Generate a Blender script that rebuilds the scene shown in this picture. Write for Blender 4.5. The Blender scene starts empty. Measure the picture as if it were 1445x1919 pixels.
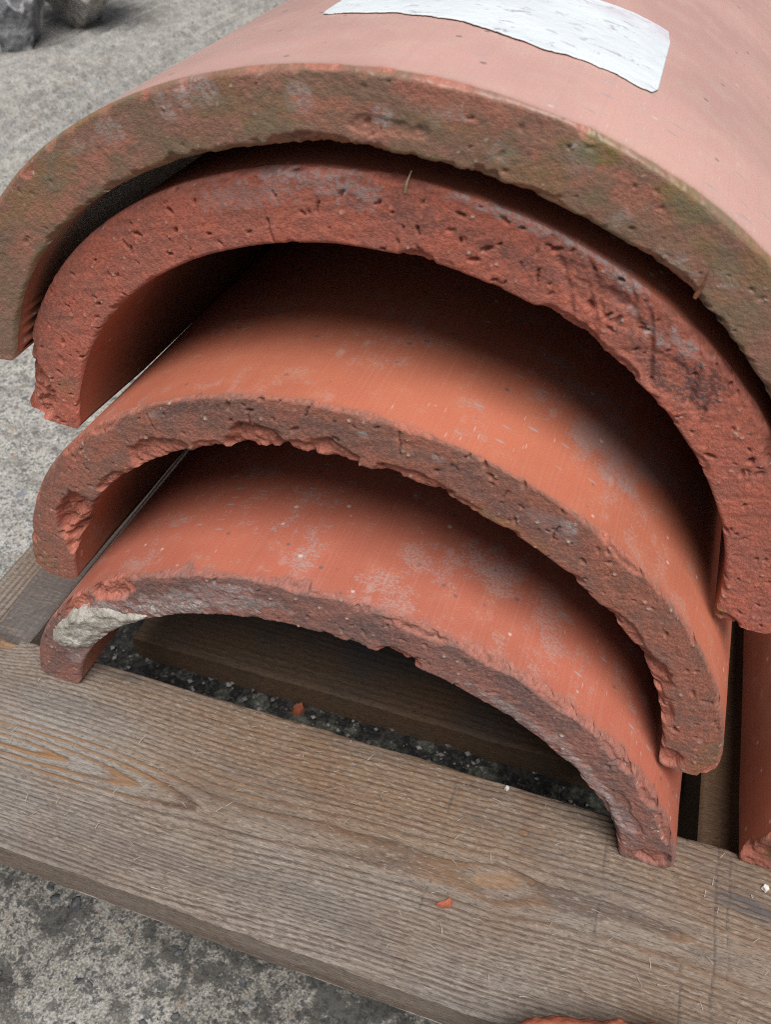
import bpy, bmesh, math
import numpy as np
from mathutils import Matrix, Vector

# ------------------------------------------------------------------ camera, sky, light
SC = bpy.context.scene
COL = SC.collection
CAMPOS = (0.05849, -0.22793, 0.33974)
CR = [[0.9508959697, 0.3085416305, 0.0244727827], [0.2255201828, -0.6365317063, -0.7375418863],
      [-0.2119846741, 0.7068447135, -0.6748577990]]      # right, down, forward
cam = bpy.data.cameras.new('camera')
cam.sensor_fit = 'HORIZONTAL'; cam.sensor_width = 36.0
cam.lens = 1616.35 / 1445 * 36
cam.clip_start = 0.01; cam.clip_end = 100
cam.dof.use_dof = True; cam.dof.focus_distance = 0.322; cam.dof.aperture_fstop = 30
co = bpy.data.objects.new('camera', cam); COL.objects.link(co)
M = Matrix.Identity(4)
for r in range(3):
    M[r][0] = CR[0][r]; M[r][1] = -CR[1][r]; M[r][2] = -CR[2][r]; M[r][3] = CAMPOS[r]
co.matrix_world = M
SC.camera = co

SUN_EL, SUN_AZ = math.radians(65), math.radians(152)      # azimuth clockwise from +Y
w = bpy.data.worlds.new('World'); SC.world = w; w.use_nodes = True
nt = w.node_tree; nt.nodes.clear()
sky = nt.nodes.new('ShaderNodeTexSky'); sky.sky_type = 'NISHITA'; sky.sun_disc = False
sky.sun_elevation = SUN_EL; sky.sun_rotation = SUN_AZ; sky.dust_density = 4.0; sky.air_density = 1.0
hs = nt.nodes.new('ShaderNodeHueSaturation'); hs.inputs['Saturation'].default_value = 0.35
bg = nt.nodes.new('ShaderNodeBackground'); bg.inputs['Strength'].default_value = 0.05
wo = nt.nodes.new('ShaderNodeOutputWorld')
nt.links.new(sky.outputs[0], hs.inputs['Color']); nt.links.new(hs.outputs[0], bg.inputs['Color'])
nt.links.new(bg.outputs[0], wo.inputs[0])
sl = bpy.data.lights.new('sun', 'SUN'); sl.energy = 3.0; sl.angle = math.radians(38); sl.color = (1.0, 0.985, 0.97)
so = bpy.data.objects.new('sun', sl); COL.objects.link(so)
sd = Vector((math.sin(SUN_AZ) * math.cos(SUN_EL), math.cos(SUN_AZ) * math.cos(SUN_EL), math.sin(SUN_EL)))
so.rotation_euler = sd.to_track_quat('Z', 'Y').to_euler(); so.location = (0, 0, 3)
vs = SC.view_settings
vs.view_transform = 'Standard'; vs.look = 'None'; vs.exposure = 0.55; vs.gamma = 1.0; vs.use_curve_mapping = False
SC.cycles.max_bounces = 5; SC.cycles.diffuse_bounces = 1; SC.cycles.glossy_bounces = 2; SC.cycles.transmission_bounces = 0
SC.cycles.use_denoising = False; SC.cycles.filter_width = 1.1

# ------------------------------------------------------------------ numpy noise
def _h(ix, iy, iz, seed):
    n = (ix.astype(np.int64) * 374761393 + iy.astype(np.int64) * 668265263 + iz.astype(np.int64) * 2147483647 + seed * 974634777) & 0xffffffff
    n = ((n ^ (n >> 13)) * 1274126177) & 0xffffffff
    n = n ^ (n >> 16)
    return (n & 0xffff) / 32767.5 - 1.0

def vnoise(x, y, z=0.0, seed=0):
    x, y, z = np.broadcast_arrays(np.asarray(x, float), np.asarray(y, float), np.asarray(z, float))
    ix, iy, iz = np.floor(x), np.floor(y), np.floor(z)
    fx, fy, fz = x - ix, y - iy, z - iz
    fx = fx * fx * fx * (fx * (fx * 6 - 15) + 10); fy = fy * fy * fy * (fy * (fy * 6 - 15) + 10); fz = fz * fz * (3 - 2 * fz)
    r = 0
    for dx in (0, 1):
        for dy in (0, 1):
            for dz in (0, 1):
                wgt = (fx if dx else 1 - fx) * (fy if dy else 1 - fy) * (fz if dz else 1 - fz)
                r = r + wgt * _h(ix + dx, iy + dy, iz + dz, seed)
    return r

def fbm(x, y, z=0.0, seed=0, o=4, g=0.5):
    r = 0; a = 1.0; f = 1.0; t = 0
    for k in range(o):
        r = r + a * vnoise(x * f, y * f, np.asarray(z) * f, seed + k * 17); t += a; a *= g; f *= 2.03
    return r / t

def sstep(a, b, x):
    t = np.clip((x - a) / (b - a), 0, 1); return t * t * (3 - 2 * t)

# ------------------------------------------------------------------ mesh helpers
def grid_faces(nr, nc, off=0, flip=False):
    i = np.arange(nr - 1)[:, None] * nc + np.arange(nc - 1)[None] + off
    q = np.stack([i, i + 1, i + nc + 1, i + nc], -1).reshape(-1, 4)
    return q[:, ::-1] if flip else q

def build(name, verts, quads, mat, parent=None, attrs=None, smooth=True, loc=None):
    me = bpy.data.meshes.new(name)
    verts = np.asarray(verts, np.float32); quads = np.asarray(quads, np.int32)
    me.vertices.add(len(verts)); me.vertices.foreach_set('co', verts.ravel())
    me.loops.add(quads.size); me.loops.foreach_set('vertex_index', quads.ravel())
    k = quads.shape[1]
    me.polygons.add(len(quads)); me.polygons.foreach_set('loop_start', np.arange(0, quads.size, k, dtype=np.int32))
    me.polygons.foreach_set('use_smooth', np.full(len(quads), smooth))
    for an, (kind, data) in (attrs or {}).items():
        at = me.attributes.new(an, kind, 'POINT')
        at.data.foreach_set('color' if kind == 'FLOAT_COLOR' else ('vector' if kind == 'FLOAT_VECTOR' else 'value'), np.asarray(data, np.float32).ravel())
    me.update(calc_edges=True); me.validate()
    me.materials.append(mat)
    o = bpy.data.objects.new(name, me); COL.objects.link(o)
    if parent: o.parent = parent
    if loc: o.location = loc
    return o

def tag(o, label=None, cat=None, group=None, kind=None):
    if label: o['label'] = label
    if cat: o['category'] = cat
    if group: o['group'] = group
    if kind: o['kind'] = kind
    return o

# ------------------------------------------------------------------ node helpers
class NT:
    def __init__(s, name):
        s.m = bpy.data.materials.new(name); s.m.use_nodes = True
        s.t = s.m.node_tree; s.t.nodes.clear()
        s.out = s.t.nodes.new('ShaderNodeOutputMaterial'); s.b = s.t.nodes.new('ShaderNodeBsdfPrincipled')
        s.t.links.new(s.b.outputs[0], s.out.inputs[0])
    def n(s, typ, **kw):
        x = s.t.nodes.new(typ)
        for k, v in kw.items(): setattr(x, k, v)
        return x
    def set(s, sock, v):
        if isinstance(v, bpy.types.NodeSocket): s.t.links.new(v, sock)
        else: sock.default_value = v
    def attr(s, name, out='Color'):
        return s.n('ShaderNodeAttribute', attribute_name=name).outputs[out]
    def sep(s, c):
        x = s.n('ShaderNodeSeparateColor'); s.set(x.inputs[0], c); return x.outputs
    def math(s, op, a, b=0.0, clamp=False):
        x = s.n('ShaderNodeMath', operation=op, use_clamp=clamp); s.set(x.inputs[0], a); s.set(x.inputs[1], b); return x.outputs[0]
    def mix(s, f, a, b, mode='MIX'):
        x = s.n('ShaderNodeMix', data_type='RGBA', blend_type=mode)
        s.set(x.inputs[0], f)
        s.set(x.inputs[6], a if isinstance(a, bpy.types.NodeSocket) else (*a, 1)); s.set(x.inputs[7], b if isinstance(b, bpy.types.NodeSocket) else (*b, 1))
        return x.outputs[2]
    def mapr(s, v, a, b, c=0.0, d=1.0):
        x = s.n('ShaderNodeMapRange', interpolation_type='SMOOTHSTEP'); s.set(x.inputs[0], v)
        for i, q in zip((1, 2, 3, 4), (a, b, c, d)): x.inputs[i].default_value = q
        return x.outputs[0]
    def scale(s, vec, sc, loc=(0, 0, 0)):
        x = s.n('ShaderNodeMapping'); s.set(x.inputs[0], vec); x.inputs['Scale'].default_value = sc; x.inputs['Location'].default_value = loc
        return x.outputs[0]
    def noise(s, vec, sc, det=4, rough=.55, dist=0.0):
        x = s.n('ShaderNodeTexNoise'); s.set(x.inputs['Vector'], vec); x.inputs['Scale'].default_value = sc
        x.inputs['Detail'].default_value = det; x.inputs['Roughness'].default_value = rough; x.inputs['Distortion'].default_value = dist
        return x.outputs[0]
    def vor(s, vec, sc):
        x = s.n('ShaderNodeTexVoronoi', feature='F1'); s.set(x.inputs['Vector'], vec); x.inputs['Scale'].default_value = sc
        return x.outputs['Distance'], s.sep(x.outputs['Color'])
    def bump(s, h, strength, dist, nrm=None):
        x = s.n('ShaderNodeBump'); s.set(x.inputs['Height'], h); x.inputs['Strength'].default_value = strength; x.inputs['Distance'].default_value = dist
        if nrm: s.set(x.inputs['Normal'], nrm)
        return x.outputs[0]
    def fin(s, col, rough, nrm=None, spec=0.5):
        s.set(s.b.inputs['Base Color'], col); s.set(s.b.inputs['Roughness'], rough)
        if nrm: s.set(s.b.inputs['Normal'], nrm)
        s.set(s.b.inputs['Specular IOR Level'], spec)
        return s.m

# ------------------------------------------------------------------ terracotta
def terracotta(name, skin=(.52, .150, .078), face=(.30, .115, .075), face2=(.21, .098, .070), film=.35, mossy=0.0, off=(0, 0, 0), gloss=.5, coat=0.0, inside=(.40, .135, .075)):
    s = NT(name)
    p = s.scale(s.attr('suv', 'Vector'), (1, 1, 1), off)
    a = s.n('ShaderNodeAttribute', attribute_name='mk'); fr, li, mo = s.sep(a.outputs['Color'])[:3]; dk = a.outputs['Alpha']
    b = s.n('ShaderNodeAttribute', attribute_name='mk2'); fa, sp, fi = s.sep(b.outputs['Color'])[:3]
    n1 = s.noise(p, 14, 2, .6); n2 = s.noise(p, 90, 3, .6); n3 = s.noise(p, 950, 2, .65); n4 = s.noise(p, 2900, 1, .6)
    # smooth outer and inner skin
    sk = s.mix(s.mapr(n1, .35, .65), tuple(v * .86 for v in skin), tuple(min(1, v * 1.05) for v in skin))
    sk = s.mix(s.math('MULTIPLY', s.mapr(n2, .45, .7), .22), sk, (skin[0] * 1.05, skin[1] * 1.35, skin[2] * 1.2))
    sk = s.mix(b.outputs['Alpha'], s.mix(s.mapr(n1, .35, .65), tuple(v * .84 for v in inside), inside), sk)
    # grey film of dust in cloudy patches, and fine dabs elongated round the curve
    cl0 = s.noise(p, 26, 4, .72, .4)
    det = s.math('ADD', s.math('MULTIPLY', cl0, .46), s.math('ADD', s.math('MULTIPLY', n2, .30), s.math('MULTIPLY', n3, .24)))
    drag = s.noise(s.scale(p, (1000, 7, 1)), 1.0, 2, .6)
    sk = s.mix(s.math('MULTIPLY', s.mapr(drag, .50, .68), .12), sk, tuple(v * .70 for v in skin))
    sk = s.mix(s.math('MULTIPLY', s.mapr(drag, .48, .34), .08), sk, (.50, .33, .27))
    sk = s.mix(s.math('MULTIPLY', s.mapr(det, .525, .575), s.math('MULTIPLY', s.mapr(n3, .36, .60), film * .75)), sk, (.34, .265, .25))
    sk = s.mix(s.math('MULTIPLY', s.mapr(s.math('ADD', det, s.math('MULTIPLY', s.math('SUBTRACT', fi, .5), .26)), .50, .57), .36), sk, (.29, .245, .245))
    dvd, dvc = s.vor(s.scale(p, (95, 330, 95)), 1.0)
    dab_m = s.math('MULTIPLY', s.math('MULTIPLY', s.mapr(dvd, .12, .24, 1, 0), s.mapr(n1, .46, .60)), s.math('GREATER_THAN', dvc[0], .55))
    sk = s.mix(s.math('MULTIPLY', dab_m, .75), sk, (.33, .29, .29))
    # dark and pale freckles
    vd, vc = s.vor(p, 190)
    fk = s.mapr(vd, .12, .22, 1, 0)
    sk = s.mix(s.math('MULTIPLY', s.math('MULTIPLY', fk, s.math('GREATER_THAN', vc[0], .88)), .7), sk, (.12, .085, .085))
    sk = s.mix(s.math('MULTIPLY', s.math('MULTIPLY', fk, s.math('GREATER_THAN', vc[1], .93)), .7), sk, (.60, .48, .43))
    sk = s.mix(s.math('MULTIPLY', s.mapr(n4, .52, .70), .22), sk, (.50, .33, .27))
    sk = s.mix(s.math('MULTIPLY', s.mapr(n4, .46, .32), .25), sk, tuple(v * .55 for v in skin))
    wd, wc = s.vor(s.scale(p, (150, 70, 150), (3, 5, 1)), 1.0)          # pale rubbed scuffs with crumbly edges
    sf = s.math('MULTIPLY', s.math('MULTIPLY', s.mapr(s.math('ADD', wd, s.math('MULTIPLY', n3, .35)), .42, .34, 0, 1), s.math('GREATER_THAN', wc[0], .60)), s.mapr(cl0, .42, .55))
    sk = s.mix(s.math('MULTIPLY', sf, .22), sk, (.47, .37, .34))
    # fine pale scratches
    sc1 = s.mapr(s.vor(s.scale(p, (700, 70, 700)), 1.0)[0], .05, .13, 1, 0)
    sk = s.mix(s.math('MULTIPLY', s.math('MULTIPLY', sc1, s.mapr(n1, .50, .60)), .65), sk, (.62, .50, .46))
    # cut / broken end
    fc = s.mix(s.mapr(n2, .38, .62), face, face2)
    fc = s.mix(s.math('MULTIPLY', s.mapr(n3, .35, .7), .55), fc, tuple(v * .42 for v in face2))
    fc = s.mix(s.math('MULTIPLY', s.mapr(s.noise(p, 240, 2, .7), .55, .72), .4), fc, tuple(min(1, v * 1.4) for v in face))
    if mossy:
        fc = s.mix(s.math('MULTIPLY', s.mapr(s.noise(p, 45, 4, .65), .40, .62), mossy), fc, (.165, .115, .062))
        fc = s.mix(s.math('MULTIPLY', s.mapr(n3, .52, .66), .4 * mossy), fc, (.27, .22, .14))
    fresh = s.mix(s.mapr(n3, .35, .65), (.40, .125, .080), (.30, .090, .060))
    fresh = s.mix(s.mapr(n4, .56, .68), fresh, (.50, .23, .16))
    fc = s.mix(fr, fc, fresh)
    c = s.mix(fa, sk, fc)
    lm = s.math('MULTIPLY', li, s.mapr(n3, .36, .60))
    c = s.mix(lm, c, s.mix(n4, (.40, .37, .345), (.27, .26, .27)))
    c = s.mix(s.math('MULTIPLY', mo, s.mapr(n3, .2, .6)), c, s.mix(s.mapr(n2, .4, .6), (.17, .115, .030), (.13, .125, .065)))
    c = s.mix(s.math('MULTIPLY', dk, s.mapr(n3, .25, .55)), c, (.055, .048, .052))
    c = s.mix(sp, c, (.46, .38, .31))
    rg = s.math('ADD', s.math('MULTIPLY', fa, .45), gloss - .06, True)
    rg = s.math('ADD', rg, s.math('MULTIPLY', n2, .14), True)
    hf = s.math('ADD', s.math('MULTIPLY', n3, .6), s.math('MULTIPLY', n4, .4))
    hsk = s.math('ADD', s.math('MULTIPLY', n4, .16), s.math('ADD', s.math('MULTIPLY', n3, .08), s.math('MULTIPLY', drag, .06)))
    x = s.n('ShaderNodeMix', data_type='FLOAT'); s.set(x.inputs[0], fa); s.set(x.inputs[2], hsk); s.set(x.inputs[3], hf)
    if coat:
        s.b.inputs['Coat Weight'].default_value = coat; s.b.inputs['Coat Roughness'].default_value = .32
    return s.fin(c, rg, s.bump(x.outputs[0], .6, .0009))

# ------------------------------------------------------------------ half-round tile
class Tile:
    """name, pose (origin, roll, yaw) and an elliptical section: half width W, rise ratio e, thickness t, L = ellipse centre below/above feet"""
    def __init__(s, q, length=0.6, ns=820, nu=44, ny=26, seed=1, corner=(.006, .004), bev=.0009, shear=(0, 0), drop=0.0):
        s.x0, s.y0, s.z0, s.t, s.L, s.e, s.ro, s.ya, s.W = q
        s.len = length; s.ns, s.nu, s.ny, s.seed = ns, nu, ny, seed
        s.corner = corner; s.bev = bev; s.shear = shear; s.drop = drop
        rx = s.W - s.t / 2; rz = s.W * s.e - s.t / 2
        a0 = math.asin(max(0, -s.L) / rz)
        a = np.linspace(a0, math.pi - a0, 2001); X = -rx * np.cos(a); Z = s.L + rz * np.sin(a)
        S = np.r_[0, np.cumsum(np.hypot(np.diff(X), np.diff(Z)))]
        s.S = S[-1]; s.sa = (S / S[-1], (a - a0) / (math.pi - 2 * a0))
        sg = np.linspace(0, 1, ns); uu = np.linspace(0, 1, nu)
        s.U, s.G = np.meshgrid(uu, sg, indexing='ij')              # rows u, columns s
        s.D = np.zeros_like(s.U)
        s.m = {k: np.zeros_like(s.U) for k in ('fresh', 'lime', 'moss', 'dark', 'speck')}
        s.sm = s.G * s.S; s.um = s.U * s.t                       # metres along and through
        s.rng = np.random.default_rng(seed)
    def pt(s, sg, u):
        rx = s.W - s.t + u * s.t; rz = s.W * s.e - s.t + u * s.t
        co_, ci = s.corner
        def zb(u):
            m = u * s.t
            d1 = np.clip(1 - (s.t - m) / co_, 0, 1); d2 = np.clip(1 - m / ci, 0, 1)
            return co_ * (1 - np.sqrt(1 - d1 ** 2 * .999)) + ci * (1 - np.sqrt(1 - d2 ** 2 * .999))
        zz = zb(u)
        as_ = np.arcsin(np.clip((zz - s.L) / rz, -.9, .9))
        f = np.interp(sg, *s.sa)
        a = as_ + (math.pi - 2 * as_) * f
        return -rx * np.cos(a), s.L + rz * np.sin(a)
    # ---- relief of the end face (metres backwards along the tile)
    def base(s, rough=.00022, streak=.0, wav=.0006):
        sd = s.seed * 31
        s.D += wav * fbm(s.sm * 25, s.um * 25, seed=sd, o=3)
        s.D += rough * fbm(s.sm * 330, s.um * 330, seed=sd + 1, o=3) + rough * .8 * fbm(s.sm * 1000, s.um * 1000, seed=sd + 2, o=2)
        if streak:
            X, Z = s.pt(s.G, s.U)
            s.D += streak * fbm(X * 22 + Z * 30, (Z - X * .35) * 520, seed=sd + 3, o=3)
    def bevel(s):
        for edge, dist in ((0, s.um), (1, s.t - s.um)):
            b = s.bev * (1 + .8 * fbm(s.sm * 60, edge * 9.0, seed=s.seed + 5 + edge, o=3))
            k = np.clip(1 - dist / np.maximum(b, 1e-5), 0, 1)
            s.D += b * k * k * .9
    def chip(s, sg, u, ws, wu, depth, fresh=1.0, soft=.28, rot=0.0, ragged=.45, slope=0.0):
        R_ = 2.0 * max(ws, wu); w_ = np.s_[:, max(0, int((sg - R_ / s.S) * s.ns)):min(s.ns, int((sg + R_ / s.S) * s.ns) + 2)]
        sm, um = s.sm[w_], s.um[w_]
        dx = sm - sg * s.S; dy = um - u * s.t
        if rot: dx, dy = dx * math.cos(rot) + dy * math.sin(rot), -dx * math.sin(rot) + dy * math.cos(rot)
        k = int(s.rng.integers(1, 9999))
        r = np.sqrt((dx / ws) ** 2 + (dy / wu) ** 2) + ragged * fbm(sm * 120, um * 120, seed=k, o=4)
        m = sstep(1.0, 1.0 - soft, r)
        rel = .72 + .5 * fbm(sm * 200, um * 200, seed=k + 3, o=4) + .18 * fbm(sm * 700, um * 700, seed=k + 4, o=2)
        s.D[w_] += depth * m * (rel + slope * dy / wu)
        s.m['fresh'][w_] = np.maximum(s.m['fresh'][w_], fresh * sstep(.08, .35, m))
    def rim_chips(s, n, edge, lo=.0012, hi=.0035, depth=.0013, fresh=.5, rng_s=(0, 1)):
        for _ in range(n):
            g = s.rng.uniform(*rng_s); a = s.rng.uniform(lo, hi) * s.rng.uniform(.6, 1.2)
            s.local_chip(g, edge, a * s.rng.uniform(1, 2.2), a * .8, depth * s.rng.uniform(.4, 1.3), fresh * s.rng.uniform(0, 1.6))
    def local_chip(s, g, u, ws, wu, depth, fresh):
        i0 = max(0, int((g - 1.8 * ws / s.S) * s.ns)); i1 = min(s.ns, int((g + 1.8 * ws / s.S) * s.ns) + 2)
        if i1 <= i0: return
        sl_ = np.s_[:, i0:i1]
        dx = s.sm[sl_] - g * s.S; dy = s.um[sl_] - u * s.t; k = int(s.rng.integers(1, 9999))
        r = np.sqrt((dx / ws) ** 2 + (dy / wu) ** 2) + .5 * fbm(s.sm[sl_] * 420, s.um[sl_] * 420, seed=k, o=2)
        m = sstep(1.0, .55, r)
        s.D[sl_] += depth * m
        s.m['fresh'][sl_] = np.maximum(s.m['fresh'][sl_], min(1, fresh) * m)
    def pits(s, n, lo=.0004, hi=.0012, depth=.0011, speck=.35, elong=1.6):
        for _ in range(n):
            g = s.rng.uniform(0, 1); u = s.rng.uniform(.04, .96); a = s.rng.uniform(lo, hi) * s.rng.uniform(.5, 1)
            i0 = max(0, int((g - 4 * a / s.S) * s.ns)); i1 = min(s.ns, int((g + 4 * a / s.S) * s.ns) + 2)
            sl_ = np.s_[:, i0:i1]; th = s.rng.uniform(0, 3.14)
            dx = s.sm[sl_] - g * s.S; dy = s.um[sl_] - u * s.t
            ax, ay = dx * math.cos(th) + dy * math.sin(th), -dx * math.sin(th) + dy * math.cos(th)
            r = np.sqrt((ax / (a * elong)) ** 2 + (ay / a) ** 2)
            s.D[sl_] += depth * s.rng.uniform(.5, 1.3) * sstep(1.0, .4, r)
            if s.rng.uniform() < speck:
                r2 = np.hypot(dx - a * .9, dy - a * .7) / (a * .6)
                m = sstep(1.1, .6, r2); s.D[sl_] -= .0004 * m
                s.m['speck'][sl_] = np.maximum(s.m['speck'][sl_], m * s.rng.uniform(.3, 1))
    def specks(s, n, a=(.0003, .0008), out=.0004):
        for _ in range(n):
            g = s.rng.uniform(0, 1); u = s.rng.uniform(.03, .97); r0 = s.rng.uniform(*a)
            i0 = max(0, int((g - 2 * r0 / s.S) * s.ns)); i1 = min(s.ns, int((g + 2 * r0 / s.S) * s.ns) + 2)
            sl_ = np.s_[:, i0:i1]
            m = sstep(1.1, .6, np.hypot(s.sm[sl_] - g * s.S, s.um[sl_] - u * s.t) / r0)
            s.D[sl_] -= out * m; s.m['speck'][sl_] = np.maximum(s.m['speck'][sl_], m * s.rng.uniform(.25, .95))
    def crack(s, g, u, length, rot, depth=.0014, wd=.00035):
        dx = s.sm - g * s.S; dy = s.um - u * s.t
        ax, ay = dx * math.cos(rot) + dy * math.sin(rot), -dx * math.sin(rot) + dy * math.cos(rot)
        ay = ay + .0006 * fbm(ax * 300, s.seed * 3.1 + g * 90, seed=4, o=2)
        m = sstep(1, .3, np.abs(ay) / wd) * sstep(1, .75, np.abs(ax) / (length / 2))
        s.D += depth * m
    def stain(s, key, g, u, ws, wu, amt=1.0, ragged=.6, rot=0.0, fs=90, relief=0.0):
        R_ = 2.2 * max(ws, wu); w_ = np.s_[:, max(0, int((g - R_ / s.S) * s.ns)):min(s.ns, int((g + R_ / s.S) * s.ns) + 2)]
        sm, um = s.sm[w_], s.um[w_]
        dx = sm - g * s.S; dy = um - u * s.t
        if rot: dx, dy = dx * math.cos(rot) + dy * math.sin(rot), -dx * math.sin(rot) + dy * math.cos(rot)
        r = np.hypot(dx / ws, dy / wu) + ragged * fbm(sm * fs, um * fs, seed=int(s.rng.integers(1, 9999)), o=4, g=.6)
        m = amt * sstep(1.0, .55, r)
        s.m[key][w_] = np.maximum(s.m[key][w_], m); s.D[w_] -= relief * m
    def mesh(s, name, mat, bulge=.0005, films=(), inner_ribs=False):
        nu, ns, ny = s.nu, s.ns, s.ny
        X, Z = s.pt(s.G, s.U)
        V = [np.stack([X, s.D, Z], -1).reshape(-1, 3)]
        sm_, um_ = s.sm, s.um
        suv = [np.stack([sm_, s.D * 0 - .03 + um_, um_], -1).reshape(-1, 3)]
        m1 = [np.stack([s.m['fresh'], s.m['lime'], s.m['moss'], s.m['dark']], -1).reshape(-1, 4)]
        one = np.ones_like(s.U)
        m2 = [np.stack([one, s.m['speck'], 0 * one, one], -1).reshape(-1, 4)]
        F = [grid_faces(nu, ns)]; off = nu * ns
        gy = np.r_[0, np.geomspace(.0012, 1, ny - 1)]
        sg = s.G[0]
        for edge in (1, 0):
            row = -1 if edge else 0
            d0 = s.D[row][None]; yy = d0 + (s.len - d0) * gy[:, None]
            x, z = s.pt(sg, np.full(ns, float(edge)))
            x = np.broadcast_to(x, yy.shape).copy(); z = np.broadcast_to(z, yy.shape).copy()
            smm = np.broadcast_to(sg * s.S, yy.shape)
            fade = sstep(0, .03, yy - d0)
            b = bulge * fbm(smm * 14, yy * 9, seed=s.seed + 40 + edge, o=3) * fade
            a = np.arctan2(z - s.L, x)
            x += b * np.cos(a); z += b * np.sin(a)
            if inner_ribs and not edge:
                k = sstep(.075, .045, smm / s.S)                  # drawn grooves low on the inside of the left leg
                ph_ = smm / .0055; g = (np.abs(ph_ - np.floor(ph_) - .5) - .25) * .0030 * k * sstep(.001, .008, yy - d0)
                x += g * np.cos(a)
            V.append(np.stack([x, yy, z], -1).reshape(-1, 3))
            suv.append(np.stack([smm, yy, np.full_like(yy, edge * .02)], -1).reshape(-1, 3))
            rim = np.exp(-(yy - d0) / .0010)
            m1.append(np.stack([s.m['fresh'][row][None] * rim, s.m['lime'][row][None] * rim, s.m['moss'][row][None] * rim, 0 * yy], -1).reshape(-1, 4))
            fl = np.zeros_like(yy)
            if edge:
                for (g, y, wsx, wy, am) in films:
                    r = np.hypot((smm - g * s.S) / wsx, (yy - y) / wy); fl = np.maximum(fl, am * sstep(1.1, .2, r))
            else: fl += .04
            m2.append(np.stack([.55 * rim, 0 * yy, fl, edge + 0 * yy], -1).reshape(-1, 4))
            F.append(grid_faces(ny, ns, off, flip=bool(not edge))); off += ny * ns
        for side in (0, 1):                                        # the two feet
            col = 0 if side == 0 else -1
            d0 = s.D[:, col][:, None]; yy = d0 + (s.len - d0) * gy[None]
            x = np.broadcast_to(X[:, col][:, None], yy.shape); z = np.broadcast_to(Z[:, col][:, None], yy.shape)
            V.append(np.stack([x, yy, z], -1).reshape(-1, 3))
            um2 = np.broadcast_to(um_[:, col][:, None], yy.shape)
            suv.append(np.stack([um2, yy, um2], -1).reshape(-1, 3))
            m1.append(np.zeros((yy.size, 4))); m2.append(np.tile([.6, 0, 0, 1], (yy.size, 1)))
            F.append(grid_faces(nu, ny, off, flip=bool(side == 0))); off += nu * ny
        k = np.linspace(0, 1, 4); uu, gg = np.meshgrid(k, sg, indexing='ij')   # far end
        x, z = s.pt(gg, uu); V.append(np.stack([x, np.full_like(x, s.len), z], -1).reshape(-1, 3))
        suv.append(np.stack([gg * s.S, uu * s.t, uu * s.t], -1).reshape(-1, 3)); m1.append(np.zeros((x.size, 4))); m2.append(np.tile([1., 0, 0, 1], (x.size, 1)))
        F.append(grid_faces(4, ns, off, flip=True)); off += 4 * ns
        V = np.concatenate(V); V[:, 2] += .0009 * fbm(V[:, 1] * 38, np.sign(V[:, 0]) * 3.3, seed=s.seed + 77, o=4) * sstep(.75 * s.W, .97 * s.W, np.abs(V[:, 0])) * sstep(.004, .02, V[:, 1])
        V[:, 2] -= s.drop * sstep(0, .055, V[:, 1]) * sstep(-.6 * s.W, -s.W, V[:, 0]); V[:, 0] += s.shear[0] * V[:, 1]; V[:, 2] += s.shear[1] * V[:, 1]
        o = build(name, V, np.concatenate(F), mat,
                  attrs={'suv': ('FLOAT_VECTOR', np.concatenate(suv)), 'mk': ('FLOAT_COLOR', np.concatenate(m1)), 'mk2': ('FLOAT_COLOR', np.concatenate(m2))})
        o.matrix_world = s.matrix()
        return o
    def matrix(s):
        ca, sa, cr, sr = math.cos(s.ya), math.sin(s.ya), math.cos(s.ro), math.sin(s.ro)
        A = Matrix(((ca, -sa, 0), (sa, ca, 0), (0, 0, 1))); B = Matrix(((cr, 0, sr), (0, 1, 0), (-sr, 0, cr)))
        return Matrix.Translation((s.x0, s.y0, s.z0)) @ (A @ B).to_4x4()

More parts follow.
